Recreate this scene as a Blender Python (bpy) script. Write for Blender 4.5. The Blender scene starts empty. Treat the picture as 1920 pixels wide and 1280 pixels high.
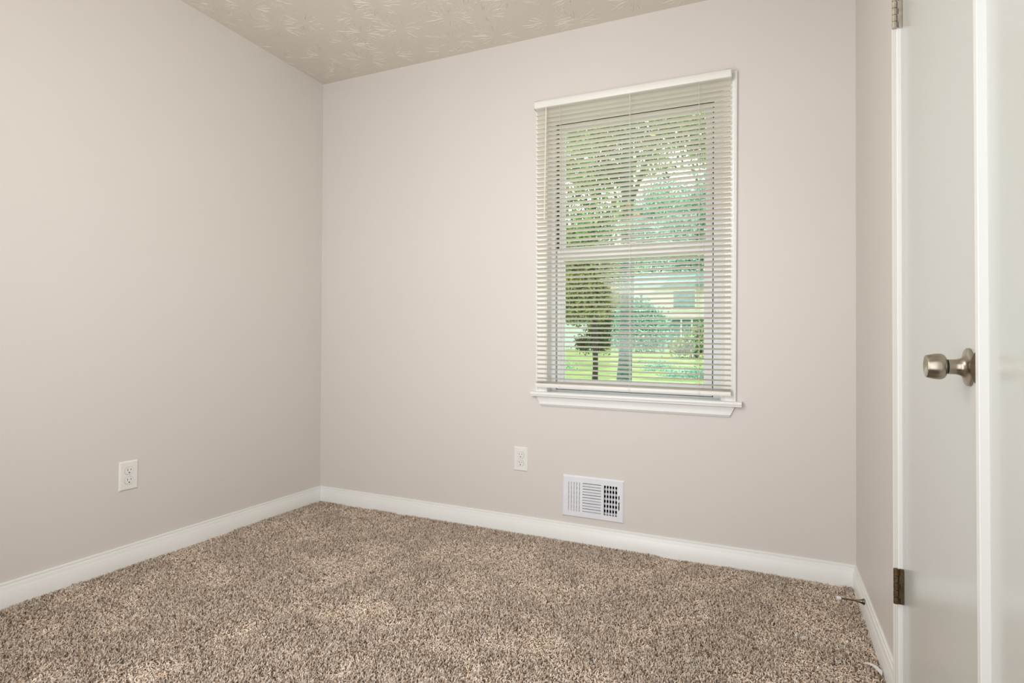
import bpy, bmesh, math, random
import numpy as np
from mathutils import Vector, Matrix
random.seed(7); rng = np.random.default_rng(7)
S = bpy.context.scene; C = S.collection

# ---------------------------------------------------------------- camera
def make_camera():
    yaw, pitch, roll = (math.radians(v) for v in (-24.17237745, 1.59279352, 0.88737217))
    f = Vector((math.sin(yaw)*math.cos(pitch), math.cos(yaw)*math.cos(pitch), math.sin(pitch)))
    r = Vector((math.cos(yaw), -math.sin(yaw), 0)); u = r.cross(f)
    r2 = math.cos(roll)*r + math.sin(roll)*u; u2 = -math.sin(roll)*r + math.cos(roll)*u
    cd = bpy.data.cameras.new('camera'); co = bpy.data.objects.new('camera', cd); C.objects.link(co)
    M = Matrix((r2, u2, -f)).transposed().to_4x4(); M.translation = (2.37623, -2.61139, 0.91464)
    co.matrix_world = M
    cd.sensor_width = 36; cd.lens = 1076.41/1920*36; cd.shift_y = -25.387/1920
    cd.clip_start = 0.01; cd.clip_end = 500
    S.camera = co
make_camera()

# ---------------------------------------------------------------- world, lights, exposure
W_SKY = 1.6
w = bpy.data.worlds.new('sky'); S.world = w; w.use_nodes = True
nt = w.node_tree; bg = nt.nodes['Background']
bg.inputs[0].default_value = (0.93, 0.97, 1.0, 1); bg.inputs[1].default_value = W_SKY

def area(name, loc, direction, sx, sy, power, col=(1, 1, 1), spread=180):
    l = bpy.data.lights.new(name, 'AREA'); l.shape = 'RECTANGLE'; l.size = sx; l.size_y = sy
    l.energy = power; l.color = col; l.spread = math.radians(spread)
    o = bpy.data.objects.new(name, l); C.objects.link(o); o.location = loc
    o.rotation_euler = Vector(direction).to_track_quat('-Z', 'Y').to_euler()
    return o
# added fill light behind the camera, shining in through the doorway
area('doorway_fill', (2.19, -2.72, 1.2), (-.12, 1, 0.0), 0.76, 1.9, 5.0, (0.94, 0.965, 1.0), 140)
# added fill light just inside the front wall beside the doorway; no window there
area('front_wall_fill', (1.39, -2.53, 1.15), (-.10, 1, 0), 0.78, 1.9, 11, (0.94, 0.965, 1.0), 150)
# large soft fill sphere added mid-room, without a fixture (out of frame)
pl = bpy.data.lights.new('mid_room_fill', 'POINT'); pl.energy = 13; pl.shadow_soft_size = .32; pl.color = (1.0, .985, .97)
po = bpy.data.objects.new('mid_room_fill', pl); C.objects.link(po); po.location = (1.40, -1.72, 1.62)
S.view_settings.view_transform = 'Standard'; S.view_settings.look = 'None'
S.view_settings.gamma = 1; S.view_settings.use_curve_mapping = False
S.view_settings.exposure = 0.63

# ---------------------------------------------------------------- materials
def lin(c):
    return tuple(((v/255)/12.92 if v/255 <= .04045 else ((v/255+.055)/1.055)**2.4) for v in c) + (1,)
def mat(name, col, rough=.5, metal=0, noise=None, bump=None, spec=.5):
    """noise = (scale, amount, second colour); bump = (scale, strength, distance)"""
    m = bpy.data.materials.new(name); m.use_nodes = True; n = m.node_tree
    b = n.nodes['Principled BSDF']
    b.inputs['Roughness'].default_value = rough; b.inputs['Metallic'].default_value = metal
    b.inputs['Specular IOR Level'].default_value = spec
    b.inputs['Base Color'].default_value = lin(col)
    tc = n.nodes.new('ShaderNodeTexCoord')
    if noise:
        t = n.nodes.new('ShaderNodeTexNoise'); t.inputs['Scale'].default_value = noise[0]; t.inputs['Detail'].default_value = 4
        n.links.new(tc.outputs['Object'], t.inputs['Vector'])
        mx = n.nodes.new('ShaderNodeMix'); mx.data_type = 'RGBA'
        mx.inputs[6].default_value = lin(col); mx.inputs[7].default_value = lin(noise[2])
        mr = n.nodes.new('ShaderNodeMapRange'); mr.inputs[1].default_value = .35; mr.inputs[2].default_value = .65
        mr.inputs[4].default_value = noise[1]
        n.links.new(t.outputs[0], mr.inputs[0]); n.links.new(mr.outputs[0], mx.inputs[0])
        n.links.new(mx.outputs[2], b.inputs['Base Color'])
    if bump:
        t = n.nodes.new('ShaderNodeTexNoise'); t.inputs['Scale'].default_value = bump[0]; t.inputs['Detail'].default_value = 3
        n.links.new(tc.outputs['Object'], t.inputs['Vector'])
        bp = n.nodes.new('ShaderNodeBump'); bp.inputs['Strength'].default_value = bump[1]; bp.inputs['Distance'].default_value = bump[2]
        n.links.new(t.outputs[0], bp.inputs['Height']); n.links.new(bp.outputs[0], b.inputs['Normal'])
    return m
M_wall = mat('wall_paint', (223, 217, 211), .5, noise=(1.1, 1, (221, 215, 209)), bump=(260, .12, .001))
M_ceil = mat('ceiling_plaster', (222, 215, 203), .6, noise=(2, 1, (219, 212, 200)), bump=(90, .35, .002))
M_trim = mat('trim_paint', (242, 242, 239), .32, noise=(3, 1, (240, 240, 236)))
M_door = mat('door_paint', (214, 215, 210), .2, noise=(1.2, 1, (211, 212, 207)), bump=(120, .06, .001))
M_vinyl = mat('window_vinyl', (238, 240, 244), .3, noise=(5, 1, (235, 237, 242)))
M_blind = mat('blind_vinyl', (250, 247, 240), .35, noise=(8, 1, (248, 244, 236)))
M_rail = mat('blind_rail_enamel', (238, 236, 230), .28, noise=(8, 1, (235, 233, 226)))
M_cord = mat('blind_cord', (236, 232, 222), .7, noise=(60, 1, (222, 217, 206)))
M_wand = mat('wand_plastic', (240, 236, 224), .2, noise=(30, 1, (236, 231, 217)))
M_plate = mat('outlet_plastic', (238, 237, 233), .25, noise=(20, 1, (235, 234, 229)))
M_slot = mat('dark_slot', (18, 17, 16), .7, noise=(40, 1, (28, 26, 24)))
M_vent = mat('vent_enamel', (238, 239, 243), .3, noise=(20, 1, (234, 235, 240)))
M_duct = mat('duct_interior', (26, 25, 25), .8, noise=(20, 1, (40, 38, 36)))
M_gasket = mat('weatherstrip_rubber', (38, 44, 58), .6, noise=(60, 1, (52, 58, 72)))
M_nickel = mat('satin_nickel', (176, 166, 152), .27, 1, noise=(140, 1, (168, 158, 143)))
M_nickel2 = mat('satin_nickel_dark', (120, 108, 92), .3, 1, noise=(140, 1, (110, 98, 82)))
M_brass = mat('aged_brass_hinge', (128, 112, 88), .42, 1, noise=(90, 1, (104, 88, 66)))
M_paintmet = mat('hinge_satin', (214, 207, 196), .3, .85, noise=(80, 1, (196, 188, 176)))
M_black = mat('black_gap', (12, 11, 10), .6, noise=(40, 1, (20, 18, 16)))
M_rubber = mat('white_rubber', (238, 236, 232), .6, noise=(60, 1, (226, 223, 218)))
M_scrap = mat('paper_scrap', (232, 230, 228), .7, noise=(70, 1, (208, 204, 200)))
M_base = mat('carpet_backing', (104, 84, 66), .95, noise=(300, 1, (70, 55, 42)))
M_dark = mat('shut_space', (60, 56, 52), .9, noise=(4, 1, (50, 47, 44)))

def add_translucency(m, amt, col):
    n = m.node_tree; b = n.nodes['Principled BSDF']; out = n.nodes['Material Output']
    t = n.nodes.new('ShaderNodeBsdfTranslucent'); t.inputs[0].default_value = lin(col); mx = n.nodes.new('ShaderNodeMixShader'); mx.inputs[0].default_value = amt
    n.links.new(b.outputs[0], mx.inputs[1]); n.links.new(t.outputs[0], mx.inputs[2]); n.links.new(mx.outputs[0], out.inputs[0])
add_translucency(M_blind, .45, (250, 246, 236))
def carpet_mat():
    m = bpy.data.materials.new('carpet_yarn'); m.use_nodes = True; n = m.node_tree; b = n.nodes['Principled BSDF']
    b.inputs['Roughness'].default_value = .85; b.inputs['Specular IOR Level'].default_value = .2
    a = n.nodes.new('ShaderNodeAttribute'); a.attribute_name = 'yarn'
    t = n.nodes.new('ShaderNodeTexNoise'); t.inputs['Scale'].default_value = 900
    tc = n.nodes.new('ShaderNodeTexCoord'); n.links.new(tc.outputs['Object'], t.inputs['Vector'])
    mx = n.nodes.new('ShaderNodeMix'); mx.data_type = 'RGBA'; mx.blend_type = 'MULTIPLY'
    mx.inputs[0].default_value = .12
    n.links.new(a.outputs['Color'], mx.inputs[6]); n.links.new(t.outputs['Color'], mx.inputs[7])
    n.links.new(mx.outputs[2], b.inputs['Base Color'])
    return m
def glass_mat():
    m = bpy.data.materials.new('window_glass'); m.use_nodes = True; n = m.node_tree; n.nodes.clear()
    out = n.nodes.new('ShaderNodeOutputMaterial'); tr = n.nodes.new('ShaderNodeBsdfTransparent')
    tr.inputs[0].default_value = (.93, .975, .96, 1)
    gl = n.nodes.new('ShaderNodeBsdfGlossy'); gl.inputs['Roughness'].default_value = .03
    fr = n.nodes.new('ShaderNodeFresnel'); fr.inputs[0].default_value = 1.45
    mx = n.nodes.new('ShaderNodeMixShader')
    n.links.new(fr.outputs[0], mx.inputs[0]); n.links.new(tr.outputs[0], mx.inputs[1]); n.links.new(gl.outputs[0], mx.inputs[2])
    n.links.new(mx.outputs[0], out.inputs[0])
    return m
M_glass = glass_mat()
def leaf_mat(name, cols):
    m = bpy.data.materials.new(name); m.use_nodes = True; n = m.node_tree; b = n.nodes['Principled BSDF']
    b.inputs['Roughness'].default_value = .55; b.inputs['Specular IOR Level'].default_value = .2
    a = n.nodes.new('ShaderNodeAttribute'); a.attribute_name = 'tone'
    cr = n.nodes.new('ShaderNodeValToRGB'); e = cr.color_ramp.elements
    while len(e) < len(cols): e.new(.5)
    for i, (p, c) in enumerate(cols): e[i].position = p; e[i].color = lin(c)
    n.links.new(a.outputs['Fac'], cr.inputs[0]); n.links.new(cr.outputs[0], b.inputs['Base Color'])
    return m

# ---------------------------------------------------------------- mesh helpers
class MB:
    def __init__(s): s.v = []; s.f = []
    def add(s, vs, fs):
        k = len(s.v); s.v += [tuple(v) for v in vs]; s.f += [tuple(i+k for i in f) for f in fs]; return s
    def box(s, x0, x1, y0, y1, z0, z1, T=None):
        vs = [Vector((x, y, z)) for z in (z0, z1) for y in (y0, y1) for x in (x0, x1)]
        if T: vs = [T @ v for v in vs]
        return s.add(vs, [(0,2,3,1),(4,5,7,6),(0,1,5,4),(2,6,7,3),(0,4,6,2),(1,3,7,5)])
    def sweep(s, prof, frames, cap=True):
        """prof: 2D points (a,b); frames: list of (origin, A, B) so that p = o + a*A + b*B"""
        n = len(prof); vs = []
        for o, A, B in frames:
            o, A, B = Vector(o), Vector(A), Vector(B)
            vs += [o + A*a + B*b for a, b in prof]
        fs = []
        for i in range(len(frames)-1):
            for j in range(n):
                fs.append((i*n+j, i*n+(j+1) % n, (i+1)*n+(j+1) % n, (i+1)*n+j))
        if cap: fs += [tuple(range(n-1, -1, -1)), tuple((len(frames)-1)*n+j for j in range(n))]
        return s.add(vs, fs)
    def lathe(s, prof, o, axis, up, seg=48):
        """prof (radius, distance along axis)"""
        o, ax, U = Vector(o), Vector(axis).normalized(), Vector(up).normalized(); V = ax.cross(U)
        n = len(prof); vs = []
        for k in range(seg):
            a = 2*math.pi*k/seg; d = U*math.cos(a)+V*math.sin(a)
            vs += [o + ax*t + d*max(r, 1e-5) for r, t in prof]
        fs = [(k*n+j, k*n+j+1, ((k+1) % seg)*n+j+1, ((k+1) % seg)*n+j) for k in range(seg) for j in range(n-1)]
        return s.add(vs, fs)
    def tube(s, pts, r, seg=8):
        pts = [Vector(p) for p in pts]; fr = []
        for i, p in enumerate(pts):
            t = (pts[min(i+1, len(pts)-1)] - pts[max(i-1, 0)]).normalized()
            ref = Vector((1, 0, 0)) if abs(t.x) < .8 else Vector((0, 1, 0))
            A = t.cross(ref).normalized(); B = t.cross(A)
            rr = r[i] if isinstance(r, (list, tuple)) else r
            fr.append((p, A*rr, B*rr))
        return s.sweep([(math.cos(2*math.pi*k/seg), math.sin(2*math.pi*k/seg)) for k in range(seg)], fr)
    def build(s, name, m, parent=None, smooth=None, bevel=None, warp=None):
        vs = [tuple(warp(Vector(v))) for v in s.v] if warp else s.v
        me = bpy.data.meshes.new(name); me.from_pydata(vs, [], s.f); me.materials.append(m)
        bm = bmesh.new(); bm.from_mesh(me); bmesh.ops.recalc_face_normals(bm, faces=bm.faces); bm.to_mesh(me); bm.free()
        o = bpy.data.objects.new(name, me); C.objects.link(o)
        if parent: o.parent = parent
        if bevel:
            b = o.modifiers.new('bevel', 'BEVEL'); b.width = bevel; b.segments = 2; b.limit_method = 'ANGLE'
        if smooth is not None:
            me.polygons.foreach_set('use_smooth', [True]*len(me.polygons)); me.set_sharp_from_angle(angle=math.radians(smooth))
        return o
def empty(name, loc=(0, 0, 0)):
    o = bpy.data.objects.new(name, None); o.empty_display_size = .05; C.objects.link(o)
    o.location = loc; return o
def keep(o, parent):                       # parent while keeping world coordinates
    o.parent = parent; o.matrix_parent_inverse = Matrix.Translation(-Vector(parent.location)); return o
def tag(o, label=None, cat=None, group=None, kind=None):
    if label: o['label'] = label
    if cat: o['category'] = cat
    if group: o['group'] = group
    if kind: o['kind'] = kind
    return o
def struct(o, label=None): return tag(o, label, None, None, 'structure')
def raw(name, verts, faces, m, attr=None, parent=None):
    me = bpy.data.meshes.new(name); nv = len(verts); nf, k = faces.shape
    me.vertices.add(nv); me.vertices.foreach_set('co', verts.astype(np.float32).ravel())
    me.loops.add(nf*k); me.loops.foreach_set('vertex_index', faces.astype(np.int32).ravel())
    me.polygons.add(nf); me.polygons.foreach_set('loop_start', np.arange(0, nf*k, k, dtype=np.int32))
    me.update(calc_edges=True); me.materials.append(m)
    if attr:
        an, typ, dat = attr; a = me.attributes.new(an, typ, 'POINT')
        a.data.foreach_set('color' if typ == 'FLOAT_COLOR' else 'value', dat.astype(np.float32).ravel())
    o = bpy.data.objects.new(name, me); C.objects.link(o)
    if parent: o.parent = parent
    return o

# ---------------------------------------------------------------- room shell
RW, RD, H, LEAN, T = 2.68626, -2.57, 2.44, -0.05154, 0.12      # room width, front wall, height, left wall out of plumb
def lx(z): return LEAN*z/H
def grid_wall(name, us, vs, holes, place, m, parent=None):
    """cells between breaks us (horizontal) and vs (vertical); place(u, v, t) -> xyz"""
    b = MB()
    for i in range(len(us)-1):
        for j in range(len(vs)-1):
            uc, vc = (us[i]+us[i+1])/2, (vs[j]+vs[j+1])/2
            if any(h[0] < uc < h[1] and h[2] < vc < h[3] for h in holes): continue
            P = [place(u, v, t) for v in (vs[j], vs[j+1]) for t in (0, T) for u in (us[i], us[i+1])]
            b.add(P, [(0,2,3,1),(4,5,7,6),(0,1,5,4),(2,6,7,3),(0,4,6,2),(1,3,7,5)])
    o = b.build(name, m, parent)
    bm = bmesh.new(); bm.from_mesh(o.data); bmesh.ops.remove_doubles(bm, verts=bm.verts, dist=1e-5)
    seen = {}
    for f in bm.faces: seen.setdefault(tuple(sorted(v.index for v in f.verts)), []).append(f)
    dup = [f for fs in seen.values() if len(fs) > 1 for f in fs]
    bmesh.ops.delete(bm, geom=dup, context='FACES_ONLY'); bm.to_mesh(o.data); bm.free()
    return struct(o)
WX0, WX1, WZ0, WZ1 = 1.378, 2.192, 0.672, 2.052                # window opening
VX0, VX1, VZ0, VZ1 = 1.507, 1.762, 0.134, 0.274                # duct opening
grid_wall('wall_back', [-.07, VX0-.14, VX0, VX1, WX1, RW], [-.014, VZ0, VZ1, WZ0, WZ1, H],
          [(VX0-.14, WX1, WZ0, WZ1), (VX0, VX1, VZ0, VZ1)], lambda u, v, t: Vector((u, t, v)), M_wall)
b = MB()
P = [(lx(z)-t, y, z) for z in (-.014, H) for y in (RD, 0) for t in (0, T)]
b.add(P, [(0,2,3,1),(4,5,7,6),(0,1,5,4),(2,6,7,3),(0,4,6,2),(1,3,7,5)]); struct(b.build('wall_left', M_wall))
DY0, DY1, DZ = -.860, -1.452, 2.045                            # closet door opening (jamb to jamb)
grid_wall('wall_right', [RD, DY1, DY0, 0], [-.014, DZ, H], [(DY1, DY0, -1, DZ)], lambda u, v, t: Vector((RW+t, u, v)), M_wall)
EX0, EX1 = 1.80, 2.60                                          # the doorway the camera stands in
grid_wall('wall_front', [-.19, EX0, EX1, RW+T], [-.014, 2.05, H], [(EX0, EX1, -1, 2.05)], lambda u, v, t: Vector((u, RD-t, v)), M_wall)
b = MB(); b.box(-.2, RW+T, -4.2, T, -.10, -.014); struct(b.build('floor', M_base))

# ceiling with a stomped crow's-foot plaster texture in real relief
def ceiling():
    V = []; F = []
    def ridge(pts, wd, hh):
        k0 = len(V); n = len(pts)
        for i, p in enumerate(pts):
            t = pts[min(i+1, n-1)] - pts[max(i-1, 0)]; t /= (np.hypot(*t)+1e-9); s_ = np.array([-t[1], t[0]])
            e = math.sin(math.pi*(i+.35)/(n-.3))**.6
            for q, z in ((p-s_*wd*e, 0), (p, hh*e), (p+s_*wd*e, 0)):
                V.append((q[0], q[1], H+.0006-z))
        for i in range(n-1):
            a = k0+3*i
            F.append((a, a+1, a+4, a+3)); F.append((a+1, a+2, a+5, a+4))
    cell = .205
    for gx in np.arange(-.05, RW, cell):
        for gy in np.arange(-1.75, .05, cell):
            c = np.array([gx, gy]) + rng.uniform(-.06, .06, 2)
            n = rng.integers(28, 40); a0 = rng.uniform(0, 6.28); R = rng.uniform(.10, .15)
            for k in range(n):
                a = a0 + 2*math.pi*k/n + rng.normal(0, .05)
                if math.sin(a*2+a0) > .55 and rng.random() < .6: continue
                r0 = rng.uniform(.016, .075); r1 = min(R*rng.uniform(.7, 1.2), r0+rng.uniform(.025, .10))
                m_ = 9; rr = np.linspace(r0, r1, m_); aa = a + np.cumsum(rng.normal(0, .035, m_))*(.03/(rr+.02))*1.6
                pts = c + np.stack([rr*np.cos(aa), rr*np.sin(aa)], 1)
                if pts[:, 0].min() < lx(H)+.004 or pts[:, 0].max() > RW-.004 or pts[:, 1].max() > -.004: continue
                ridge(pts, rng.uniform(.0011, .0021), rng.uniform(.0014, .0036))
                if rng.random() < .35:               # blob where the brush lifted
                    e = pts[-1]; ridge(np.array([e-[.003, .001], e, e+[.003, -.001]]), .0022, .0026)
    b = MB(); b.box(-.2, RW+T, RD-T, T, H, H+.1)
    k = len(b.v); b.v += V; b.f += [tuple(i+k for i in f) for f in F]
    me = bpy.data.meshes.new('ceiling'); me.from_pydata(b.v, [], b.f); me.materials.append(M_ceil)
    o = bpy.data.objects.new('ceiling', me); C.objects.link(o); struct(o)
ceiling()

# baseboards: flat face with a moulded top
BP = [(0, -.014), (.013, -.014), (.013, .0475), (.0118, .0495), (.0108, .0520), (.0100, .0605), (.0088, .0640), (.0052, .0652), (.0050, .0672), (.0066, .0688), (.0060, .0745), (.0035, .0763), (0, .0763)]
Z = Vector((0, 0, 1))
def baseboard(name, frames):
    struct(MB().sweep(BP, frames).build(name, M_trim, smooth=35))
baseboard('baseboard_back', [((0, 0, 0), (1, -1, 0), Z), ((RW, 0, 0), (-1, -1, 0), Z)])
baseboard('baseboard_left', [((lx(.03), 0, 0), (1, -1, 0), Z), ((lx(.03), RD, 0), (1, 1, 0), Z)])
baseboard('baseboard_right', [((RW, 0, 0), (-1, -1, 0), Z), ((RW, -.8035, 0), (-1, 0, 0), Z)])

# ---------------------------------------------------------------- carpet pile
def carpet():
    def vnoise(x, y, sc, seed):
        g = np.random.default_rng(seed).random((64, 64)); u = x*sc+11; v = y*sc+23
        i = np.floor(u).astype(int); j = np.floor(v).astype(int); fu = u-i; fv = v-j
        fu = fu*fu*(3-2*fu); fv = fv*fv*(3-2*fv)
        G = lambda a, b_: g[a % 64, b_ % 64]
        return (G(i, j)*(1-fu)+G(i+1, j)*fu)*(1-fv)+(G(i, j+1)*(1-fu)+G(i+1, j+1)*fu)*fv
    xs, ys = [], []
    for (y0, y1, sp) in ((-2.0, -.012, .0037), (RD, -2.0, .0075)):
        gx = np.arange(.010, RW-.010, sp); gy = np.arange(y0, y1, sp)
        X, Y = np.meshgrid(gx, gy); xs.append(X.ravel()); ys.append(Y.ravel())
    x = np.concatenate(xs); y = np.concatenate(ys); n = len(x)
    x = np.clip(x + rng.uniform(-.0022, .0022, n), .003, RW-.003); y = np.minimum(y + rng.uniform(-.0022, .0022, n), -.004)
    # lie of the pile: soft patches where feet and the vacuum pushed it over
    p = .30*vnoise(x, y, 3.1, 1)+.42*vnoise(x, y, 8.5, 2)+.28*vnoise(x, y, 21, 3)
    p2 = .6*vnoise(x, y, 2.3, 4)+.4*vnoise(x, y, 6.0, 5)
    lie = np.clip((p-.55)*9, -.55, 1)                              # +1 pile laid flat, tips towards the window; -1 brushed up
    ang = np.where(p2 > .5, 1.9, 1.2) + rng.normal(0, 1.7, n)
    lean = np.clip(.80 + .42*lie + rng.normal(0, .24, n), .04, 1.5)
    L = rng.uniform(.0085, .0135, n); wd = rng.uniform(.0009, .0016, n)
    dx, dy = np.cos(ang), np.sin(ang)
    face = rng.uniform(0, 2*np.pi, n); sx, sy = np.cos(face), np.sin(face)
    V = np.zeros((n, 6, 3)); h = 0; ox = x.copy(); oy = y.copy(); oz = np.full(n, -.0135)
    for k, (frac, wf, lf) in enumerate(((0, 1.0, .3), (.55, 1.15, .8), (.45, .85, 1.65))):
        th = lean*lf
        ox = ox + dx*np.sin(th)*L*frac; oy = oy + dy*np.sin(th)*L*frac; oz = oz + np.cos(th)*L*frac
        tx = sx*np.cos(.8*k)-sy*np.sin(.8*k); ty = sx*np.sin(.8*k)+sy*np.cos(.8*k)
        for s_, q in ((-1, 0), (1, 1)):
            V[:, 2*k+q, 0] = ox+s_*tx*wd*wf; V[:, 2*k+q, 1] = oy+s_*ty*wd*wf; V[:, 2*k+q, 2] = oz+s_*.0003
    V[:, :, 0] = np.clip(V[:, :, 0], .001, RW-.001); V[:, :, 1] = np.minimum(V[:, :, 1], -.002)
    idx = np.arange(n)[:, None]*6
    F = np.concatenate([idx+np.array([[0, 1, 3, 2]]), idx+np.array([[2, 3, 5, 4]])])
    base = np.array([lin(c)[:3] for c in ((242, 225, 207), (234, 213, 192), (250, 238, 225), (192, 162, 133), (126, 97, 71))])
    pick = rng.choice(5, n, p=[.34, .29, .18, .13, .06]); col = base[pick]*rng.uniform(.86, 1.1, (n, 1))*(1+.17*lie[:, None])  # flattened pile is paler: shading of the pile put into the yarn colour
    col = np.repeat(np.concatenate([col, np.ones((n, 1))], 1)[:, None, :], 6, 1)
    col[:, 0:2, :3] *= .7                                        # yarn roots darkened: shade deep in the pile, put into the colour
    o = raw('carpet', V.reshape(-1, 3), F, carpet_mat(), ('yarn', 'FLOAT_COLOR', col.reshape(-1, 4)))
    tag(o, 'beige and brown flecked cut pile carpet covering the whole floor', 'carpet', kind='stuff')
carpet()

# ---------------------------------------------------------------- window
def lean_w(v):      # the old window frame stands a little out of square
    return Vector((v.x - (v.z-1.38)*.0145*max(0, 1-(v.x-1.33)/.92), v.y, v.z))
def lean_b(v):      # the blind hangs a touch crooked in front of it
    return Vector((v.x - (v.z-1.38)*(.0144-.010*(v.x-1.33)/.9), v.y, v.z))
def window():
    w_ = struct(empty('window_1', (1.79, 0, .68)))
    A = lambda o: keep(o, w_)
    CL, CR, CT, CW = 1.3325, 2.2475, 2.0985, .056
    prof = [(0, 0), (0, .0145), (.003, .0165), (.008, .0165), (.010, .0145), (.012, .0135), (.030, .012), (.046, .0095), (.048, .0105), (.053, .0105), (.056, .008), (.056, 0)]
    b = MB(); Y = Vector((0, -1, 0))
    fr = [((CL, 0, .686), (1, 0, 0), Y), ((CL, 0, CT), (1, 0, -1), Y), ((CR, 0, CT), (-1, 0, -1), Y), ((CR, 0, .686), (-1, 0, 0), Y)]
    b.sweep(prof, fr); A(b.build('window_casing', M_trim, smooth=35, warp=lean_w))
    # stool with a rounded nose and the apron below it
    sp = [(.05, 0), (-.030, 0), (-.034, .002), (-.036, .006), (-.036, .011), (-.034, .0155), (-.031, .0165), (-.031, .021), (-.028, .0225), (.05, .0225)]
    b = MB().sweep([(x_, -z_) for x_, z_ in sp], [((1.322, 0, .687), (0, 1, 0), (0, 0, 1)), ((2.2712, 0, .687), (0, 1, 0), (0, 0, 1))])
    o = A(b.build('window_sill', M_trim, smooth=35))
    b = MB()
    ap = [(0, 0), (.016, 0), (.016, .003), (.0125, .012), (.0115, .022), (.0115, .030), (.0135, .032), (.0135, .037), (.0115, .0385), (.008, .0455), (0, .0455)]
    vs = []
    for sgn, xe in ((1, 1.346), (-1, 2.2435)):
        for d, z in ap: vs.append((xe + sgn*z*.46, -d, .6645-z))
    n = len(ap)
    b.add(vs, [(j, (j+1) % n, n+(j+1) % n, n+j) for j in range(n)] + [tuple(range(n)), tuple(range(2*n-1, n-1, -1))])
    A(b.build('window_apron', M_trim, smooth=35))
    # inner jamb liners
    b = MB(); b.box(1.3785, 1.384, 0, .060, .68, 2.05).box(2.186, 2.1915, 0, .060, .68, 2.05).box(1.3785, 2.1915, 0, .060, 2.046, 2.0515)
    A(b.build('jamb_liner', M_trim, warp=lean_w))
    def ring(x0, x1, z0, z1, l, r, bt, tp, y0, y1):
        b = MB(); b.box(x0, x0+l, y0, y1, z0, z1); b.box(x1-r, x1, y0, y1, z0, z1)
        b.box(x0+l, x1-r, y0, y1, z0, z0+bt); b.box(x0+l, x1-r, y0, y1, z1-tp, z1); return b
    # vinyl frame, stepped
    f = A(ring(1.384, 2.186, .672, 2.046, .0235, .0365, .022, .024, .055, .118).build('window_frame', M_vinyl, bevel=.0015, warp=lean_w))
    g = ring(1.4065, 2.1505, .694, 2.024, .005, .008, .002, .002, .079, .112).build('weatherstrip', M_gasket, warp=lean_w); keep(g, w_)
    s1 = A(ring(1.4105, 2.1445, .696, 1.388, .0365, .0365, .046, .060, .073, .098).build('lower_sash', M_vinyl, bevel=.002, warp=lean_w))
    gp = MB().box(1.444, 2.111, .084, .088, .738, 1.331).build('pane', M_glass, warp=lean_w); gp.parent = s1
    s2 = A(ring(1.4125, 2.1425, 1.372, 2.022, .030, .031, .028, .038, .1, .118).build('upper_sash', M_vinyl, bevel=.002, warp=lean_w))
    gp = MB().box(1.440, 2.114, .107, .111, 1.398, 1.986).build('pane', M_glass, warp=lean_w); gp.parent = s2
    # exterior sill
    A(MB().box(1.37, 2.20, .098, .16, .655, .672).build('outer_sill', M_vinyl, bevel=.003, warp=lean_w))
    # cam lock on the meeting rail
    b = MB(); b.box(1.755, 1.805, .074, .092, 1.388, 1.394); b.lathe([(0, 0), (.009, 0), (.009, .008), (0, .008)], (1.78, .083, 1.394), (0, 0, 1), (1, 0, 0), 20)
    b.box(1.776, 1.800, .070, .078, 1.395, 1.401); A(b.build('sash_lock', M_vinyl, bevel=.001, warp=lean_w))
window()

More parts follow.
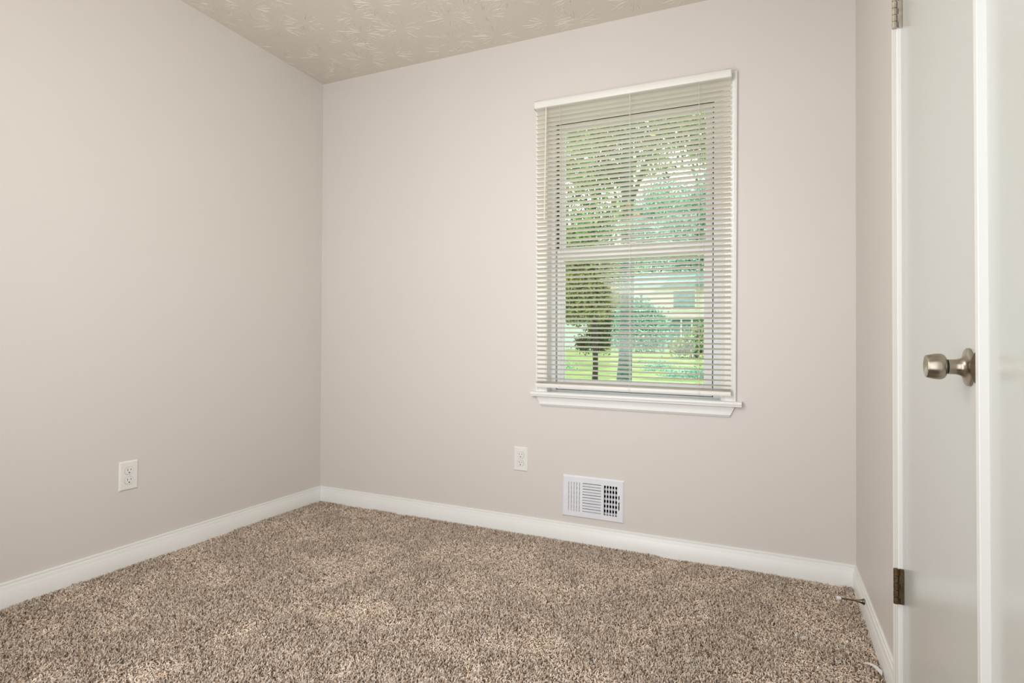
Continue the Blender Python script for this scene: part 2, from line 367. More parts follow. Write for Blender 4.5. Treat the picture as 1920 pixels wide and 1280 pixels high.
# ---------------------------------------------------------------- blind
def blind():
    B = tag(empty('window_blind', (1.785, -.03, .70)), 'white horizontal mini blind, slats tilted half open, hung over the window', 'blind')
    A = lambda o: keep(o, B)
    x0, x1 = 1.341, 2.2275; yc = -.032
    # head rail: rounded metal channel with end brackets
    rp = [(-.016, 2.058), (-.0205, 2.059), (-.0225, 2.062), (-.0225, 2.066), (-.0245, 2.072), (-.0250, 2.080), (-.0240, 2.088), (-.0215, 2.0925), (-.0175, 2.0945), (.012, 2.0945), (.012, 2.058)]
    b = MB().sweep([(y, z) for y, z in rp], [((x0-.001, yc, 0), (0, 1, 0), Z), ((x1+.001, yc, 0), (0, 1, 0), Z)])
    hr = A(b.build('head_rail', M_rail, smooth=50, warp=lean_b))
    for xa, xb in ((x0-.0035, x0+.030), (x1-.028, x1+.0035)):
        b = MB(); b.box(xa, xb, yc-.019, yc+.015, 2.0955, 2.0968)
        e = xa if xa < 1.5 else xb-.0015
        b.box(e, e+.0015, yc-.022, yc+.015, 2.055, 2.0968)
        k = b.build('mounting_bracket', M_rail, warp=lean_b); k.parent = hr
    # slats
    pitch = .0219; n = 60; th = math.radians(18.5); hw = .0125; sag = .0022
    b = MB(); arc = []
    for i in range(7):
        u = -1+2*i/6; arc.append((u*hw, sag*(1-u*u)))
    holes_x = (1.4655, 1.798, 2.0975)
    def slat(zc, a, dx=0):
        pts = []
        for (u, v) in arc: pts.append((u*math.cos(a)+v*math.sin(a), -u*math.sin(a)+v*math.cos(a)))      # room edge (u<0) stands higher
        pts2 = [(p[0], p[1]-.0003) for p in reversed(pts)]
        b.sweep(pts+pts2, [((x0+.003+dx, yc, zc), (0, 1, 0), Z), ((x1-.0015+dx, yc, zc), (0, 1, 0), Z)])
    z = 2.045; zs = []
    while z > .752:
        zs.append(z); slat(z, th+random.uniform(-.02, .02), random.uniform(-.0006, .0006)); z -= pitch
    for k in range(3): slat(.7315+k*.0028, math.radians(2+2*k), random.uniform(-.001, .001)); zs.append(.7315+k*.0028)
    A(b.build('slats', M_blind, smooth=40, warp=lean_b))
    # bottom rail
    rp = [(-.0125, .7095), (-.0135, .712), (-.0135, .724), (-.0115, .728), (-.006, .7295), (.006, .7295), (.0115, .728), (.0135, .724), (.0135, .712), (.0125, .7095)]
    br = A(MB().sweep(rp, [((x0+.001, yc, 0), (0, 1, 0), Z), ((x1-.001, yc, 0), (0, 1, 0), Z)]).build('bottom_rail', M_rail, smooth=50, warp=lean_b))
    for hx in holes_x:
        b = MB(); b.lathe([(0, 0), (.0055, 0), (.0055, -.004), (0, -.005)], (hx, yc, .7095), (0, 0, 1), (1, 0, 0), 16)
        b.lathe([(0, -.0155), (.004, -.0150), (.0055, -.0135)], (hx, yc, .719), (0, 1, 0), (1, 0, 0), 16)
        k = b.build('cord_button', M_plate, warp=lean_b); k.parent = br
    # ladder cords: front and back strings with a rung under every slat, and the lift cord
    for i, hx in enumerate(holes_x):
        b = MB(); wv = .0006 if i != 1 else .0007
        for dy in (-.0138, .0138): b.tube([(hx, yc+dy, 2.06), (hx, yc+dy, .728)], wv, 5)
        b.tube([(hx+.0035, yc-.0142, 2.06), (hx+.0035, yc-.0142, .728)] if i == 1 else [(hx+.002, yc, 2.06), (hx+.002, yc, .728)], .0006, 5)
        for zz in zs:
            if zz < .75: continue
            e = .0132
            b.tube([(hx, yc-e, zz+e*math.tan(th)-.0016), (hx, yc, zz-.0006), (hx, yc+e, zz-e*math.tan(th)-.0016)], .00035, 4)
        A(b.build('ladder_cord', M_cord, warp=lean_b))
    # tilt wand
    wx, wy = 1.3915, yc-.024
    b = MB(); b.tube([(wx, wy+.004, 2.062), (wx, wy, 2.055), (wx, wy, 2.040)], .0022, 8)
    b.tube([(wx, wy, 2.041), (wx, wy, 2.036), (wx-.0006, wy, 1.56), (wx-.0006, wy, 1.520), (wx-.0006, wy, 1.514)], [.0025, .0034, .0034, .0038, .0030], 6)
    A(b.build('tilt_wand', M_wand, smooth=30))
blind()

# ---------------------------------------------------------------- electric outlets
def outlet(loc, rotz, tilt, label):
    o = tag(empty('wall_outlet', (0, 0, 0)), label, 'outlet')
    w2, h2 = .0385, .059
    b = MB(); t = .0062; e = .005
    vs = [(-w2, 0, -h2), (w2, 0, -h2), (w2, 0, h2), (-w2, 0, h2), (-w2+.0005, -.0022, -h2+.0005), (w2-.0005, -.0022, -h2+.0005), (w2-.0005, -.0022, h2-.0005), (-w2+.0005, -.0022, h2-.0005),
          (-w2+e, -t, -h2+e), (w2-e, -t, -h2+e), (w2-e, -t, h2-e), (-w2+e, -t, h2-e)]
    b.add(vs, [(0,1,5,4),(1,2,6,5),(2,3,7,6),(3,0,4,7),(4,5,9,8),(5,6,10,9),(6,7,11,10),(7,4,8,11),(8,9,10,11),(3,2,1,0)])
    b.build('cover_plate', M_plate, o, bevel=.0006)
    for s in (1, -1):
        zc = s*.0195; pts = []
        for k in range(40):
            a = 2*math.pi*k/40; x = .0172*math.cos(a); z = max(-.0143, min(.0143, .0172*math.sin(a))); pts.append((x, z))
        b = MB().sweep(pts, [((0, -t+.001, zc), (1, 0, 0), Z), ((0, -t-.0012, zc), (1, 0, 0), Z), ((0, -t-.0019, zc), (.96, 0, 0), Vector((0, 0, .96)))])
        r = b.build('receptacle', M_plate, o, smooth=30)
        d = MB(); y = -t-.0021
        d.sweep([(p*1.045, q*1.05) for p, q in pts], [((0, -t+.0004, zc), (1, 0, 0), Z), ((0, -t-.00025, zc), (1, 0, 0), Z)])
        d.build('receptacle_gap', mat_gap, r)
        d = MB(); d.box(-.0075, -.0055, y, y+.001, zc+.0005, zc+.0082); d.box(.0055, .0075, y, y+.001, zc+.0012, zc+.0075)
        d.lathe([(0, 0), (.0026, 0), (.0026, .001)], (0, y, zc-.0075), (0, 1, 0), (1, 0, 0), 16)
        d.build('contact_slots', M_slot, r)
    b = MB().lathe([(0, -.0012), (.0022, -.001), (.003, 0)], (0, -t-.0002, 0), (0, 1, 0), (1, 0, 0), 20)
    b.box(-.0022, .0022, -t-.0016, -t-.0010, -.0003, .0003); b.build('screw', M_plate, o, smooth=30)
    o.matrix_world = Matrix.Translation(loc) @ tilt @ Matrix.Rotation(rotz, 4, 'Z')
mat_gap = mat('outlet_gap_shadowline', (150, 146, 140), .7, noise=(40, 1, (140, 136, 130)))
outlet((1.2640, 0, .3515), 0, Matrix.Identity(4), 'white duplex outlet on the window wall, left of the floor vent')
outlet((lx(.3555), -1.0985, .3555), -math.pi/2 + math.pi, Matrix.Rotation(math.atan(LEAN/H), 4, 'Y'), 'white duplex outlet alone on the left wall above the baseboard')

# ---------------------------------------------------------------- air register
def vent():
    x0, x1, z0, z1 = 1.4815, 1.7765, .1075, .3005; w_ = x1-x0; h_ = z1-z0; t = .0075
    o = tag(empty('air_vent', ((x0+x1)/2, 0, z0)), 'white metal air register with three banks of louvers low on the window wall', 'vent')
    A = lambda q: keep(q, o)
    fx = lambda f: x0+f*w_
    fz = lambda f: z1-f*h_
    b = MB()
    L = (fx(.098), fx(.292)); Mi = (fx(.340), fx(.637)); R = (fx(.684), fx(.893)); zt, zb = fz(.155), fz(.855)
    yf, yb = -t, -t+.0012
    # rim: bevelled flange
    e = .006
    vs = [(x0, 0, z0), (x1, 0, z0), (x1, 0, z1), (x0, 0, z1), (x0, -.0015, z0), (x1, -.0015, z0), (x1, -.0015, z1), (x0, -.0015, z1), (x0+e, yf, z0+e), (x1-e, yf, z0+e), (x1-e, yf, z1-e), (x0+e, yf, z1-e)]
    b.add(vs, [(0,1,5,4),(1,2,6,5),(2,3,7,6),(3,0,4,7),(4,5,9,8),(5,6,10,9),(6,7,11,10),(7,4,8,11)])
    # face sheet cut around the slots
    us = sorted([x0+e, x1-e, fx(.914), fx(.931)] + [L[0]+k*(L[1]-L[0]-.0048)/4 + d for k in range(5) for d in (0, .0048)]
                + [R[0]+k*(R[1]-R[0]-.0088)/4 + d for k in range(5) for d in (0, .0088)] + list(Mi))
    mz = [zt - k*(zt-zb-.0062)/10 - d for k in range(11) for d in (0, .0062)]
    ls, le = fz(.36), fz(.70)
    zz = sorted(set([z0+e, z1-e, ls, le, zt, zb] + mz))
    holes = [(L[0]+k*(L[1]-L[0]-.0048)/4, L[0]+k*(L[1]-L[0]-.0048)/4+.0048, zb, zt) for k in range(5)]
    holes += [(R[0]+k*(R[1]-R[0]-.0088)/4, R[0]+k*(R[1]-R[0]-.0088)/4+.0088, zb, zt) for k in range(5)]
    holes += [(Mi[0], Mi[1], mz[2*k+1], mz[2*k]) for k in range(11)] + [(fx(.914), fx(.931), le, ls)]
    for i in range(len(us)-1):
        for j in range(len(zz)-1):
            if us[i+1]-us[i] < 1e-6 or zz[j+1]-zz[j] < 1e-6: continue
            uc, vc = (us[i]+us[i+1])/2, (zz[j]+zz[j+1])/2
            if any(h[0] < uc < h[1] and h[2] < vc < h[3] for h in holes): continue
            b.box(us[i], us[i+1], yf, yb, zz[j], zz[j+1])
    A(b.build('face_plate', M_vent))
    # vanes behind the slots, turned three ways
    b = MB()
    def vane_v(xc, a, ln):
        T_ = Matrix.Translation((xc, yb, 0)) @ Matrix.Rotation(a, 4, 'Z'); b.box(-.0004, .0004, 0, ln, zb, zt, T_)
    for k in range(5): vane_v(L[0]+k*(L[1]-L[0]-.0048)/4, math.radians(-62), .0028)
    A(b.build('left_louvers', M_vent)); b = MB()
    for k in range(5): vane_v(R[0]+k*(R[1]-R[0]-.0088)/4, math.radians(24), .0075)
    A(b.build('right_louvers', M_vent)); b = MB()
    for k in range(11):
        T_ = Matrix.Translation((0, yb, mz[2*k+1])) @ Matrix.Rotation(math.radians(36), 4, 'X'); b.box(Mi[0], Mi[1], 0, .0043, -.0004, .0004, T_)
    A(b.build('centre_louvers', M_vent)); b = MB()
    for k in range(7):
        zc = zt + .002 - k*(zt-zb)/6.1
        T_ = Matrix.Translation((0, .010, zc)) @ Matrix.Rotation(math.radians(-20), 4, 'X'); b.box(VX0+.002, fx(.905), 0, .002, -.0048, .0048, T_)
    A(b.build('damper', M_vent))
    b = MB()   # lever and screws
    xs = (fx(.914)+fx(.931))/2; b.box(xs-.0015, xs+.0015, yf-.006, yf+.004, fz(.50), fz(.47)); b.box(xs-.004, xs+.004, yf-.0015, yf-.0003, fz(.515), fz(.455))
    A(b.build('damper_lever', M_vent, bevel=.0003))
    for q in (fx(.032), fx(.968)):
        b = MB().lathe([(0, -.0012), (.002, -.001), (.0032, 0)], (q, yf, (z0+z1)/2), (0, 1, 0), (1, 0, 0), 18)
        A(b.build('screw', M_vent, smooth=30))
    # duct
    b = MB(); d0, d1 = .003, .30; X0, X1, Z0_, Z1_ = VX0+.001, VX1-.001, VZ0+.001, VZ1-.001
    b.add([(X0, d0, Z0_), (X1, d0, Z0_), (X1, d0, Z1_), (X0, d0, Z1_), (X0, d1, Z0_), (X1, d1, Z0_), (X1, d1, Z1_), (X0, d1, Z1_)],
          [(0,4,5,1),(1,5,6,2),(2,6,7,3),(3,7,4,0),(4,7,6,5)])
    A(b.build('duct', M_duct))
vent()

# ---------------------------------------------------------------- closet door in the right wall
def door():
    D = struct(empty('door_1', (RW, -1.155, 0))); A = lambda q: keep(q, D)
    fx_ = RW+.002
    slab = A(MB().box(fx_, fx_+.035, -1.4425, -.8665, .006, 2.035).build('door_slab', M_door, bevel=.0015))
    b = MB(); b.box(RW+.004, RW+T, DY0-.0035, DY0, -.014, DZ).box(RW, RW+T, DY1, DY1+.0065, -.014, DZ).box(RW, RW+T, DY1, DY0, DZ-.006, DZ)
    b.box(RW+.037, RW+.05, DY0-.016, DY0-.0035, -.014, DZ).box(RW+.037, RW+.05, DY1+.0065, DY1+.018, -.014, DZ)
    A(b.build('door_jamb', M_trim))
    prof = [(0, 0), (0, .0105), (.002, .0125), (.007, .0130), (.010, .0125), (.0125, .0110), (.030, .0105), (.033, .0120), (.036, .0120), (.039, .0100), (.046, .0095), (.048, .0105), (.054, .0105), (.057, .008), (.057, 0)]
    X = Vector((-1, 0, 0)); yo, yi, zt = -.8035, -1.547, 2.107
    b = MB(); b.sweep(prof, [((RW, yo, -.012), (0, -1, 0), X), ((RW, yo, zt), (0, -1, -1), X), ((RW, -1.503, zt), (0, 0, -1), X)])
    A(b.build('door_casing', M_trim, smooth=35))
    # square stop strip on the latch side
    A(MB().box(RW-.0145, RW, -1.503, -1.487, -.012, 2.107).build('stop_strip', M_trim, bevel=.0012))
    A(MB().box(RW-.0006, RW+.03, -1.492, DY1-.0002, -.012, DZ+.03).build('frame_edge', M_trim))
    # closet space behind
    b = MB(); b.add([(RW+T, DY0+.3, -.014), (RW+T, DY1-.3, -.014), (RW+.7, DY1-.3, -.014), (RW+.7, DY0+.3, -.014), (RW+T, DY0+.3, 2.4), (RW+T, DY1-.3, 2.4), (RW+.7, DY1-.3, 2.4), (RW+.7, DY0+.3, 2.4)],
                    [(0,1,2,3),(7,6,5,4),(1,5,6,2),(2,6,7,3),(3,7,4,0)])
    A(b.build('closet_recess', M_dark))
    # hinges
    for (zc, m, lab) in ((.316, M_brass, 'brown brass butt hinge'), (1.795, M_paintmet, 'pale satin butt hinge')):
        b = MB(); xh, yh = RW-.0155, -.8635; hh = .0445; seg = 5; g = .0007
        for k in range(5):
            za = zc-hh+k*2*hh/5+g; zb_ = zc-hh+(k+1)*2*hh/5-g
            b.lathe([(0, za), (.0052, za), (.0058, za+.0006), (.0058, zb_-.0006), (.0052, zb_), (0, zb_)], (xh, yh, 0), (0, 0, 1), (1, 0, 0), 20)
        b.lathe([(.0035, zc-hh), (.0035, zc+hh)], (xh, yh, 0), (0, 0, 1), (1, 0, 0), 12)
        h = A(b.build('hinge', m, smooth=40)); h['label'] = lab
        b = MB(); b.box(RW-.0088, RW+.0018, -.8645, -.8625, zc-hh, zc+hh)
        for k in (0, 2, 4):
            za = zc-hh+k*2*hh/5+g; b.box(xh, RW-.006, -.8645, -.8625, za, za+2*hh/5-2*g)
        lf = b.build('hinge_leaf', m, h, bevel=.0006)
        b = MB()
        for k in (1, 3): za = zc-hh+k*2*hh/5+g; b.box(xh+.004, RW-.0088, -.8625, -.8612, za, za+2*hh/5-2*g)
        b.build('knuckle_gap', M_black, h)
    # knob: rose, neck, tulip body with a dished face
    zk = .887; yk = -1.394; o_ = (fx_, yk, zk); ax = (-1, 0, 0)
    b = MB().lathe([(.031, 0), (.0325, .0008), (.0325, .0032), (.031, .0045), (.026, .0055), (.020, .0075), (.0155, .0115), (.0135, .0165), (.0128, .022), (.0128, .0305), (.0, .0305)], o_, ax, (0, 0, 1), 64)
    rose = A(b.build('door_knob', M_nickel, smooth=40)); rose['label'] = 'satin nickel tulip door knob'
    b = MB().lathe([(.0, .0300), (.0118, .0300), (.0118, .0325), (.0, .0325)], o_, ax, (0, 0, 1), 40); b.build('neck_ring', M_black, rose, smooth=30)
    b = MB().lathe([(0, .0322), (.0125, .0322), (.0150, .0330), (.0195, .0352), (.0218, .0382), (.0226, .0415), (.0224, .047), (.0215, .053), (.0203, .0585), (.0196, .0610), (.0190, .0620), (.0182, .0618), (.012, .0598), (0, .0590)], o_, ax, (0, 0, 1), 64)
    b.build('knob_body', M_nickel, rose, smooth=40)
    # strike plate lip showing past the latch edge
    pts = [(-.0095*math.cos(math.radians(a)), .0265*math.sin(math.radians(a))) for a in range(-90, 91, 10)] + [(.03, .0285), (.03, -.0285)]
    b = MB().sweep(pts, [((RW-.0003, -1.4432, zk), (1, 0, 0), Z), ((RW-.0003, -1.4446, zk), (1, 0, 0), Z)])
    sk = A(b.build('strike_plate', M_nickel2)); sk['label'] = 'dark metal strike plate with curved lip'
door()
def door2():
    D = struct(empty('door_2', (RW, -1.9, 0)))
    keep(MB().box(RW-.0012, RW-.0002, -2.30, -1.5032, .006, 2.05).build('door_slab', M_door), D)
    keep(MB().box(RW-.014, RW, -2.36, -2.3005, -.012, 2.107).build('door_casing', M_trim, bevel=.002), D)
    keep(MB().box(RW-.014, RW, -2.3005, -1.5032, 2.0505, 2.107).build('door_header', M_trim, bevel=.002), D)
door2()

# ---------------------------------------------------------------- baseboard door stop
def stop():
    y, z = -.3025, .0535; xb = RW-.013
    o = tag(empty('door_stop', (xb, y, z)), 'slim metal door stop with white tip screwed to the right baseboard', 'door stop')
    tip = Vector((2.5905, y-.004, .0535)); base = Vector((xb, y, z)); ax = (tip-base).normalized(); L = (tip-base).length
    b = MB().lathe([(0, 0), (.0105, 0), (.0105, .0015), (.0085, .004), (.0055, .012), (.0038, .022), (0, .022)], (0, 0, 0), ax, Z, 28); b.build('flared_base', M_nickel2, o, smooth=40)
    b = MB().lathe([(.0036, .010), (.0031, .03), (.0029, L-.010)], (0, 0, 0), ax, Z, 20); b.build('rod', M_nickel2, o, smooth=40)
    b = MB().lathe([(0, L-.014), (.0052, L-.014), (.0060, L-.012), (.0060, L-.002), (.0050, L), (0, L)], (0, 0, 0), ax, Z, 24); b.build('rubber_tip', M_rubber, o, smooth=40)
stop()

# ---------------------------------------------------------------- scraps on the carpet
def scraps():
    # curled paper strip leaning on the right baseboard
    b = MB(); n = 9; P = []
    for i in range(n):
        t = i/(n-1); x = 2.628+.040*t; y = -.636 - .030*t*t*1.5; z = .0015+.006*math.sin(t*2.6)
        P.append((Vector((x, y, z)), .0014+.0085*t**1.3))
    vs = []
    for p, w_ in P: vs += [p+Vector((.2, 1, .25)).normalized()*w_, p-Vector((.2, 1, .25)).normalized()*w_]
    vs += [v-Vector((0, 0, .0006)) for v in vs]
    m = 2*n; fs = []
    for i in range(n-1):
        a = 2*i; fs += [(a, a+1, a+3, a+2), (m+a, m+a+2, m+a+3, m+a+1), (a, a+2, m+a+2, m+a), (a+1, m+a+1, m+a+3, a+3)]
    fs += [(0, m, m+1, 1), (m-2, m-1, 2*m-1, 2*m-2)]
    tag(b.add(vs, fs).build('paper_scrap', M_scrap, smooth=50), 'curled white strip of paper on the carpet against the right baseboard', 'litter')
    b = MB(); r = random.Random(3)
    for k in range(26):
        c = Vector((2.480+r.uniform(-.008, .009), -.553+r.uniform(-.004, .004), .001+r.uniform(0, .004)))
        d = Vector((r.uniform(-1, 1), r.uniform(-1, 1), r.uniform(-.3, .5))).normalized()*r.uniform(.003, .007)
        b.tube([c-d, c+Vector((r.uniform(-.001, .001), 0, .001)), c+d], r.uniform(.0005, .0014), 5)
    tag(b.build('lint_tuft', M_scrap, smooth=60), 'small white tuft of lint lying on the carpet away from the wall', 'litter')
scraps()

# ---------------------------------------------------------------- outdoors
CAM = Vector((2.37623, -2.61139, 0.91464))
def gz(y): return -.30+.026*(y+2.6)
def at(px, Y):      # world x at distance Y in front of the camera (along +y) for a column of the picture
    a = math.atan((px-960)/1076.4) - math.radians(24.17)
    return CAM.x + Y*math.tan(a)
def zat(py, px, Y):
    a = math.atan((px-960)/1076.4); d = Y/math.cos(a-math.radians(24.17))*math.cos(a)
    hy = 648 + (px-960)*.0155
    return CAM.z + (hy-py)/1076.4*d
M_grass = mat('lawn_grass', (172, 188, 104), .9, noise=(1.3, 1, (134, 160, 92)), bump=(30, .8, .05))
M_bark = mat('tree_bark', (92, 116, 108), .9, noise=(14, 1, (66, 90, 84)), bump=(25, 1, .03))
M_bark2 = mat('dark_bark', (62, 60, 46), .9, noise=(14, 1, (40, 42, 34)), bump=(25, 1, .03))
M_siding = mat('cream_siding', (222, 220, 200), .7, noise=(3, 1, (214, 212, 192)))
M_white = mat('white_siding', (214, 220, 216), .7, noise=(3, 1, (202, 210, 206)))
M_roof = mat('grey_green_shingles', (112, 146, 138), .9, noise=(9, 1, (96, 132, 124)))
M_dkglass = mat('house_glass', (70, 118, 112), .15, noise=(3, 1, (98, 142, 132)))
M_gar = mat('garage_door_paint', (104, 150, 144), .6, noise=(2, 1, (92, 138, 134)))
struct(MB().add([(-60, .5, gz(.5)), (60, .5, gz(.5)), (60, 90, gz(90)), (-60, 90, gz(90)), (-60, .5, -2), (60, .5, -2), (60, 90, -2), (-60, 90, -2)],
                [(0,1,2,3),(4,7,6,5),(0,4,5,1),(1,5,6,2),(2,6,7,3),(3,7,4,0)]).build('ground', M_grass))
ML_olive = leaf_mat('olive_leaves', [(0, (70, 88, 52)), (.45, (134, 152, 86)), (.8, (176, 182, 92)), (1, (206, 160, 72))])
ML_green = leaf_mat('green_leaves', [(0, (56, 88, 56)), (.5, (126, 166, 96)), (.85, (176, 206, 124)), (1, (214, 160, 130))])
ML_teal = leaf_mat('blue_green_leaves', [(0, (92, 146, 124)), (.5, (144, 196, 174)), (1, (196, 228, 210))])
ML_dark = leaf_mat('dark_leaves', [(0, (26, 44, 20)), (.6, (64, 92, 44)), (1, (120, 132, 64))])
def leaves(name, blobs, n, size, m, parent):
    """blobs: (centre, radii) ellipsoids filled with leaf quads clustered on twigs"""
    vol = np.array([r[0]*r[1]*r[2] for c, r in blobs]); k = rng.choice(len(blobs), n//14, p=vol/vol.sum())
    cc = np.array([c for c, r in blobs])[k]; rr = np.array([r for c, r in blobs])[k]
    d = rng.normal(0, 1, (len(k), 3)); d /= np.linalg.norm(d, axis=1)[:, None]
    tw = cc + d*rr*(rng.random((len(k), 1))**.45)
    P = np.repeat(tw, 14, 0); n = len(P); P = P + rng.normal(0, size*2.2, (n, 3))
    a = rng.normal(0, 1, (n, 3)); a /= np.linalg.norm(a, axis=1)[:, None]
    b_ = np.cross(a, rng.normal(0, 1, (n, 3))); b_ /= np.linalg.norm(b_, axis=1)[:, None]
    s = size*rng.uniform(.6, 1.2, (n, 1))
    V = np.stack([P-a*s, P+b_*s*.45, P+a*s, P-b_*s*.45], 1)
    F = np.arange(n)[:, None]*4+np.array([[0, 1, 2, 3]])
    tone = np.repeat(np.clip(rng.normal(.45, .22, (len(k), 1)) .repeat(14, 0)+rng.normal(0, .1, (n, 1)), 0, 1), 4, 1)
    return raw(name, V.reshape(-1, 3), F, m, ('tone', 'FLOAT', tone.reshape(-1)), parent)
def tree(name, label, cat, X, Y, trunk_r, height, blobs, n, size, ml, mb, lean=0, group=None):
    o = tag(empty(name, (0, 0, 0)), label, cat, group); y = CAM.y+Y; g = gz(y)
    if trunk_r:
        b = MB(); pts = [Vector((X+lean*t+.04*math.sin(t*7), y, g-.05+height*t)) for t in (0, .1, .3, .5, .7, .85, 1)]
        b.tube(pts, [trunk_r*1.35, trunk_r*1.05, trunk_r, trunk_r*.92, trunk_r*.8, trunk_r*.6, trunk_r*.35], 12)
        r = random.Random(sum(map(ord, label)) % 97)
        for i in range(9):
            t = .45+.5*i/9; p = Vector((X+lean*t+.04*math.sin(t*7), y, g-.05+height*t)); a = r.uniform(0, 6.28); l = height*r.uniform(.15, .3)
            q = p+Vector((math.cos(a)*l, math.sin(a)*l, l*.6)); b.tube([p, (p+q)/2+Vector((0, 0, l*.08)), q], [trunk_r*.42, trunk_r*.25, trunk_r*.08], 7)
        b.build('trunk', mb, o, smooth=60)
    leaves('foliage', blobs, n, size, ml, o)
    return o
def blob(px, py, Y, rpx, rpy, ry=None):
    s = Y/1076.4*1.03
    return ((at(px, Y), CAM.y+Y, zat(py, px, Y)), (rpx*s, ry or rpx*s*.8, rpy*s))
tree('tree', 'tall tree with a thick grey-green trunk nearest the middle of the window', 'tree', at(1169, 10), 10, .115, 7.5,
     [blob(1060, 300, 9, 60, 90), blob(1120, 240, 10, 80, 50), blob(1110, 420, 9.5, 70, 60), blob(1240, 235, 10.5, 100, 32), blob(1310, 270, 11, 40, 50), blob(1090, 150, 10, 110, 60), blob(1125, 325, 10.3, 58, 50), blob(1215, 300, 10.6, 40, 30)], 19000, .05, ML_green, M_bark, .12)
tree('tree', 'slender dark tree with olive and yellow leaves left in the window view', 'tree', at(1116, 12), 12, .055, 4.6,
     [blob(1095, 520, 12, 46, 62), blob(1104, 566, 12.2, 50, 40), blob(1068, 590, 12.4, 24, 18), blob(1070, 470, 12.5, 40, 40), blob(1120, 480, 12.5, 34, 30)], 20000, .045, ML_olive, M_bark2, -.1)
tree('shrub', 'dense dark green shrub at the left of the lawn', 'shrub', 0, 20, 0, 1, [blob(1124, 632, 20, 20, 30), blob(1096, 648, 20.5, 14, 14), blob(1132, 600, 20.3, 14, 26)], 9000, .05, ML_dark, M_bark2)
tree('tree', 'pale blue-green tree behind the right end of the cream house', 'tree', at(1300, 54), 54, .3, 9, [blob(1290, 455, 54, 60, 70, 3), blob(1330, 400, 54, 40, 70, 3)], 14000, .22, ML_teal, M_bark)
tree('tree', 'broad blue-green tree rising behind the cream house, right of the thick trunk', 'tree', at(1225, 66), 66, .3, 11, [blob(1215, 470, 66, 55, 65, 4), blob(1240, 400, 66, 50, 60, 4), blob(1180, 420, 66, 30, 40, 3)], 15000, .2, ML_teal, M_bark)
tree('tree', 'leafy green tree between the white shed and the cream house', 'tree', at(1150, 49.5), 49.5, .25, 8, [blob(1140, 540, 49.5, 60, 70, 2.2), blob(1170, 600, 49, 30, 45, 1.6), blob(1070, 520, 49.5, 50, 50, 2)], 15000, .17, ML_green, M_bark)
tree('shrub', 'rounded blue-green hedge in front of the cream house', 'shrub', 0, 32, 0, 1, [blob(1200, 610, 32, 26, 44), blob(1228, 625, 32.5, 22, 32), blob(1165, 620, 32, 20, 36)], 12000, .11, ML_teal, M_bark)
tree('shrub', 'low leafy green shrub by the right end of the cream house', 'shrub', 0, 27, 0, 1, [blob(1318, 640, 27, 20, 18, .5), blob(1290, 652, 27, 26, 7, .5)], 5000, .09, ML_green, M_bark)
tree('shrub', 'loose low weeds growing on the lawn near the window', 'shrub', 0, 18, 0, 1, [blob(1290, 706, 15.5, 50, 9), blob(1230, 690, 17, 30, 7), blob(1068, 690, 17, 16, 8)], 2600, .035, ML_teal, M_bark)
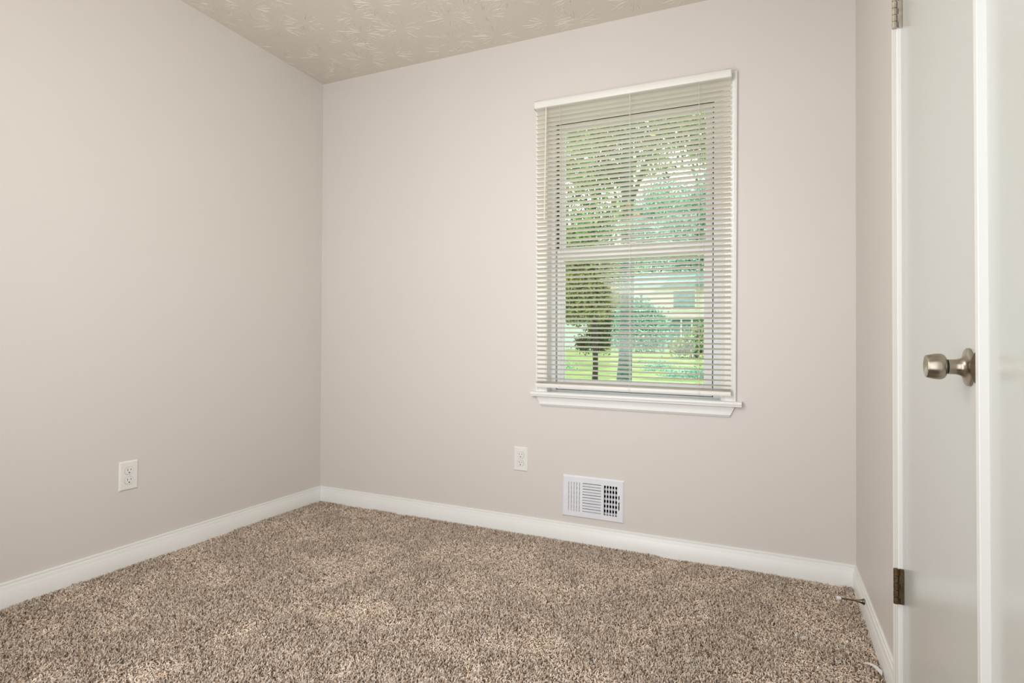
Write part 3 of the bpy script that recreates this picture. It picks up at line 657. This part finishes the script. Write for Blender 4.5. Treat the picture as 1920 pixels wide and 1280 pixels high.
def house():
    Y = 40; y = CAM.y+Y; xa, xb = at(1188, Y), at(1345, Y); g = gz(y); zt = zat(545, 1260, Y); zm = zat(601, 1260, Y)
    xm = at(1246, Y)
    o = tag(empty('house', ((xa+xb)/2, y, g)), 'cream sided house with grey-green roof across the lawn', 'house'); A = lambda q: keep(q, o)
    b = MB(); n = 14
    for i in range(n):     # lap siding
        z0 = zm+(zt+.5-zm)*i/n; z1 = zm+(zt+.5-zm)*(i+1)/n
        b.add([(xa, y-.05, z0), (xb, y-.05, z0), (xb, y-.01, z1), (xa, y-.01, z1), (xa, y+5, z0), (xb, y+5, z0), (xb, y+5, z1), (xa, y+5, z1)],
              [(0,1,2,3),(4,7,6,5),(0,3,7,4),(1,5,6,2),(0,4,5,1),(3,2,6,7)])
    A(b.build('siding', M_siding))
    A(MB().box(xa, xb, y+.6, y+5, g-.2, zm).build('ground_floor', M_gar))
    for px in (1248, 1277, 1297, 1340):
        x_ = at(px, Y); A(MB().box(x_-.05, x_+.05, y+.05, y+.15, g-.2, zm).build('porch_post', M_white))
    b = MB(); e = .45; zr = zt+1.15
    b.add([(xa-e, y-.6, zt+.1), (xb+e, y-.6, zt+.1), (xb+e, y+2.5, zr), (xa-e, y+2.5, zr), (xb+e, y+5.6, zt+.1), (xa-e, y+5.6, zt+.1),
           (xa-e, y-.6, zt+.28), (xb+e, y-.6, zt+.28), (xb+e, y+2.5, zr+.18), (xa-e, y+2.5, zr+.18), (xb+e, y+5.6, zt+.28), (xa-e, y+5.6, zt+.28)],
          [(0,3,2,1),(3,5,4,2),(6,7,8,9),(9,8,10,11),(0,1,7,6),(4,5,11,10),(1,2,8,7),(2,4,10,8),(0,6,9,3),(3,9,11,5)])
    A(b.build('roof', M_roof))
    x0, x1 = at(1263, Y), at(1303, Y); z0, z1 = zat(581, 1283, Y), zat(549, 1283, Y)
    f = A(MB().box(x0-.1, x1+.1, y-.12, y-.02, z0-.1, z1+.1).build('window', M_siding))
    p = MB().box(x0, x1, y-.15, y-.11, z0, z1).build('pane', M_dkglass); p.parent = f
house()
def shed():
    Y = 36; y = CAM.y+Y; xa, xb = at(1030, Y), at(1112, Y); g = gz(y); zt = zat(560, 1080, Y)
    o = tag(empty('shed', ((xa+xb)/2, y, g)), 'small white sided shed seen at the left of the window view', 'shed'); A = lambda q: keep(q, o)
    A(MB().box(xa, xb, y, y+3, g-.2, zt).build('wall', M_white))
    b = MB(); b.add([(xa-.3, y-.3, zt), (xb+.3, y-.3, zt), (xb+.3, y+1.5, zt+.8), (xa-.3, y+1.5, zt+.8), (xb+.3, y+3.3, zt), (xa-.3, y+3.3, zt)], [(0,1,2,3),(3,2,4,5),(0,5,4,1),(0,3,5),(1,4,2)])
    A(b.build('roof', M_roof))
    b = MB(); z0, z1 = zat(610, 1080, Y), zat(600, 1080, Y)
    for pa, pb in ((1062, 1066), (1068, 1087), (1089, 1106)): b.box(at(pa, Y), at(pb, Y), y-.06, y+.02, z0, z1)
    A(b.build('window', M_dkglass))
shed()

# ---------------------------------------------------------------- hall behind the camera (out of frame)
def hall():
    b = MB(); x0, x1, y0, y1 = .9, 3.3, -3.6, RD-T
    b.box(x0, x1, y0-.1, y0, -.014, H); b.box(x0-.1, x0, y0, y1, -.014, H); b.box(x1, x1+.1, y0, y1, -.014, H)
    struct(b.build('wall_hall', M_wall)); struct(MB().box(x0, x1, y0, y1, H, H+.1).build('ceiling_hall', M_ceil))
hall()
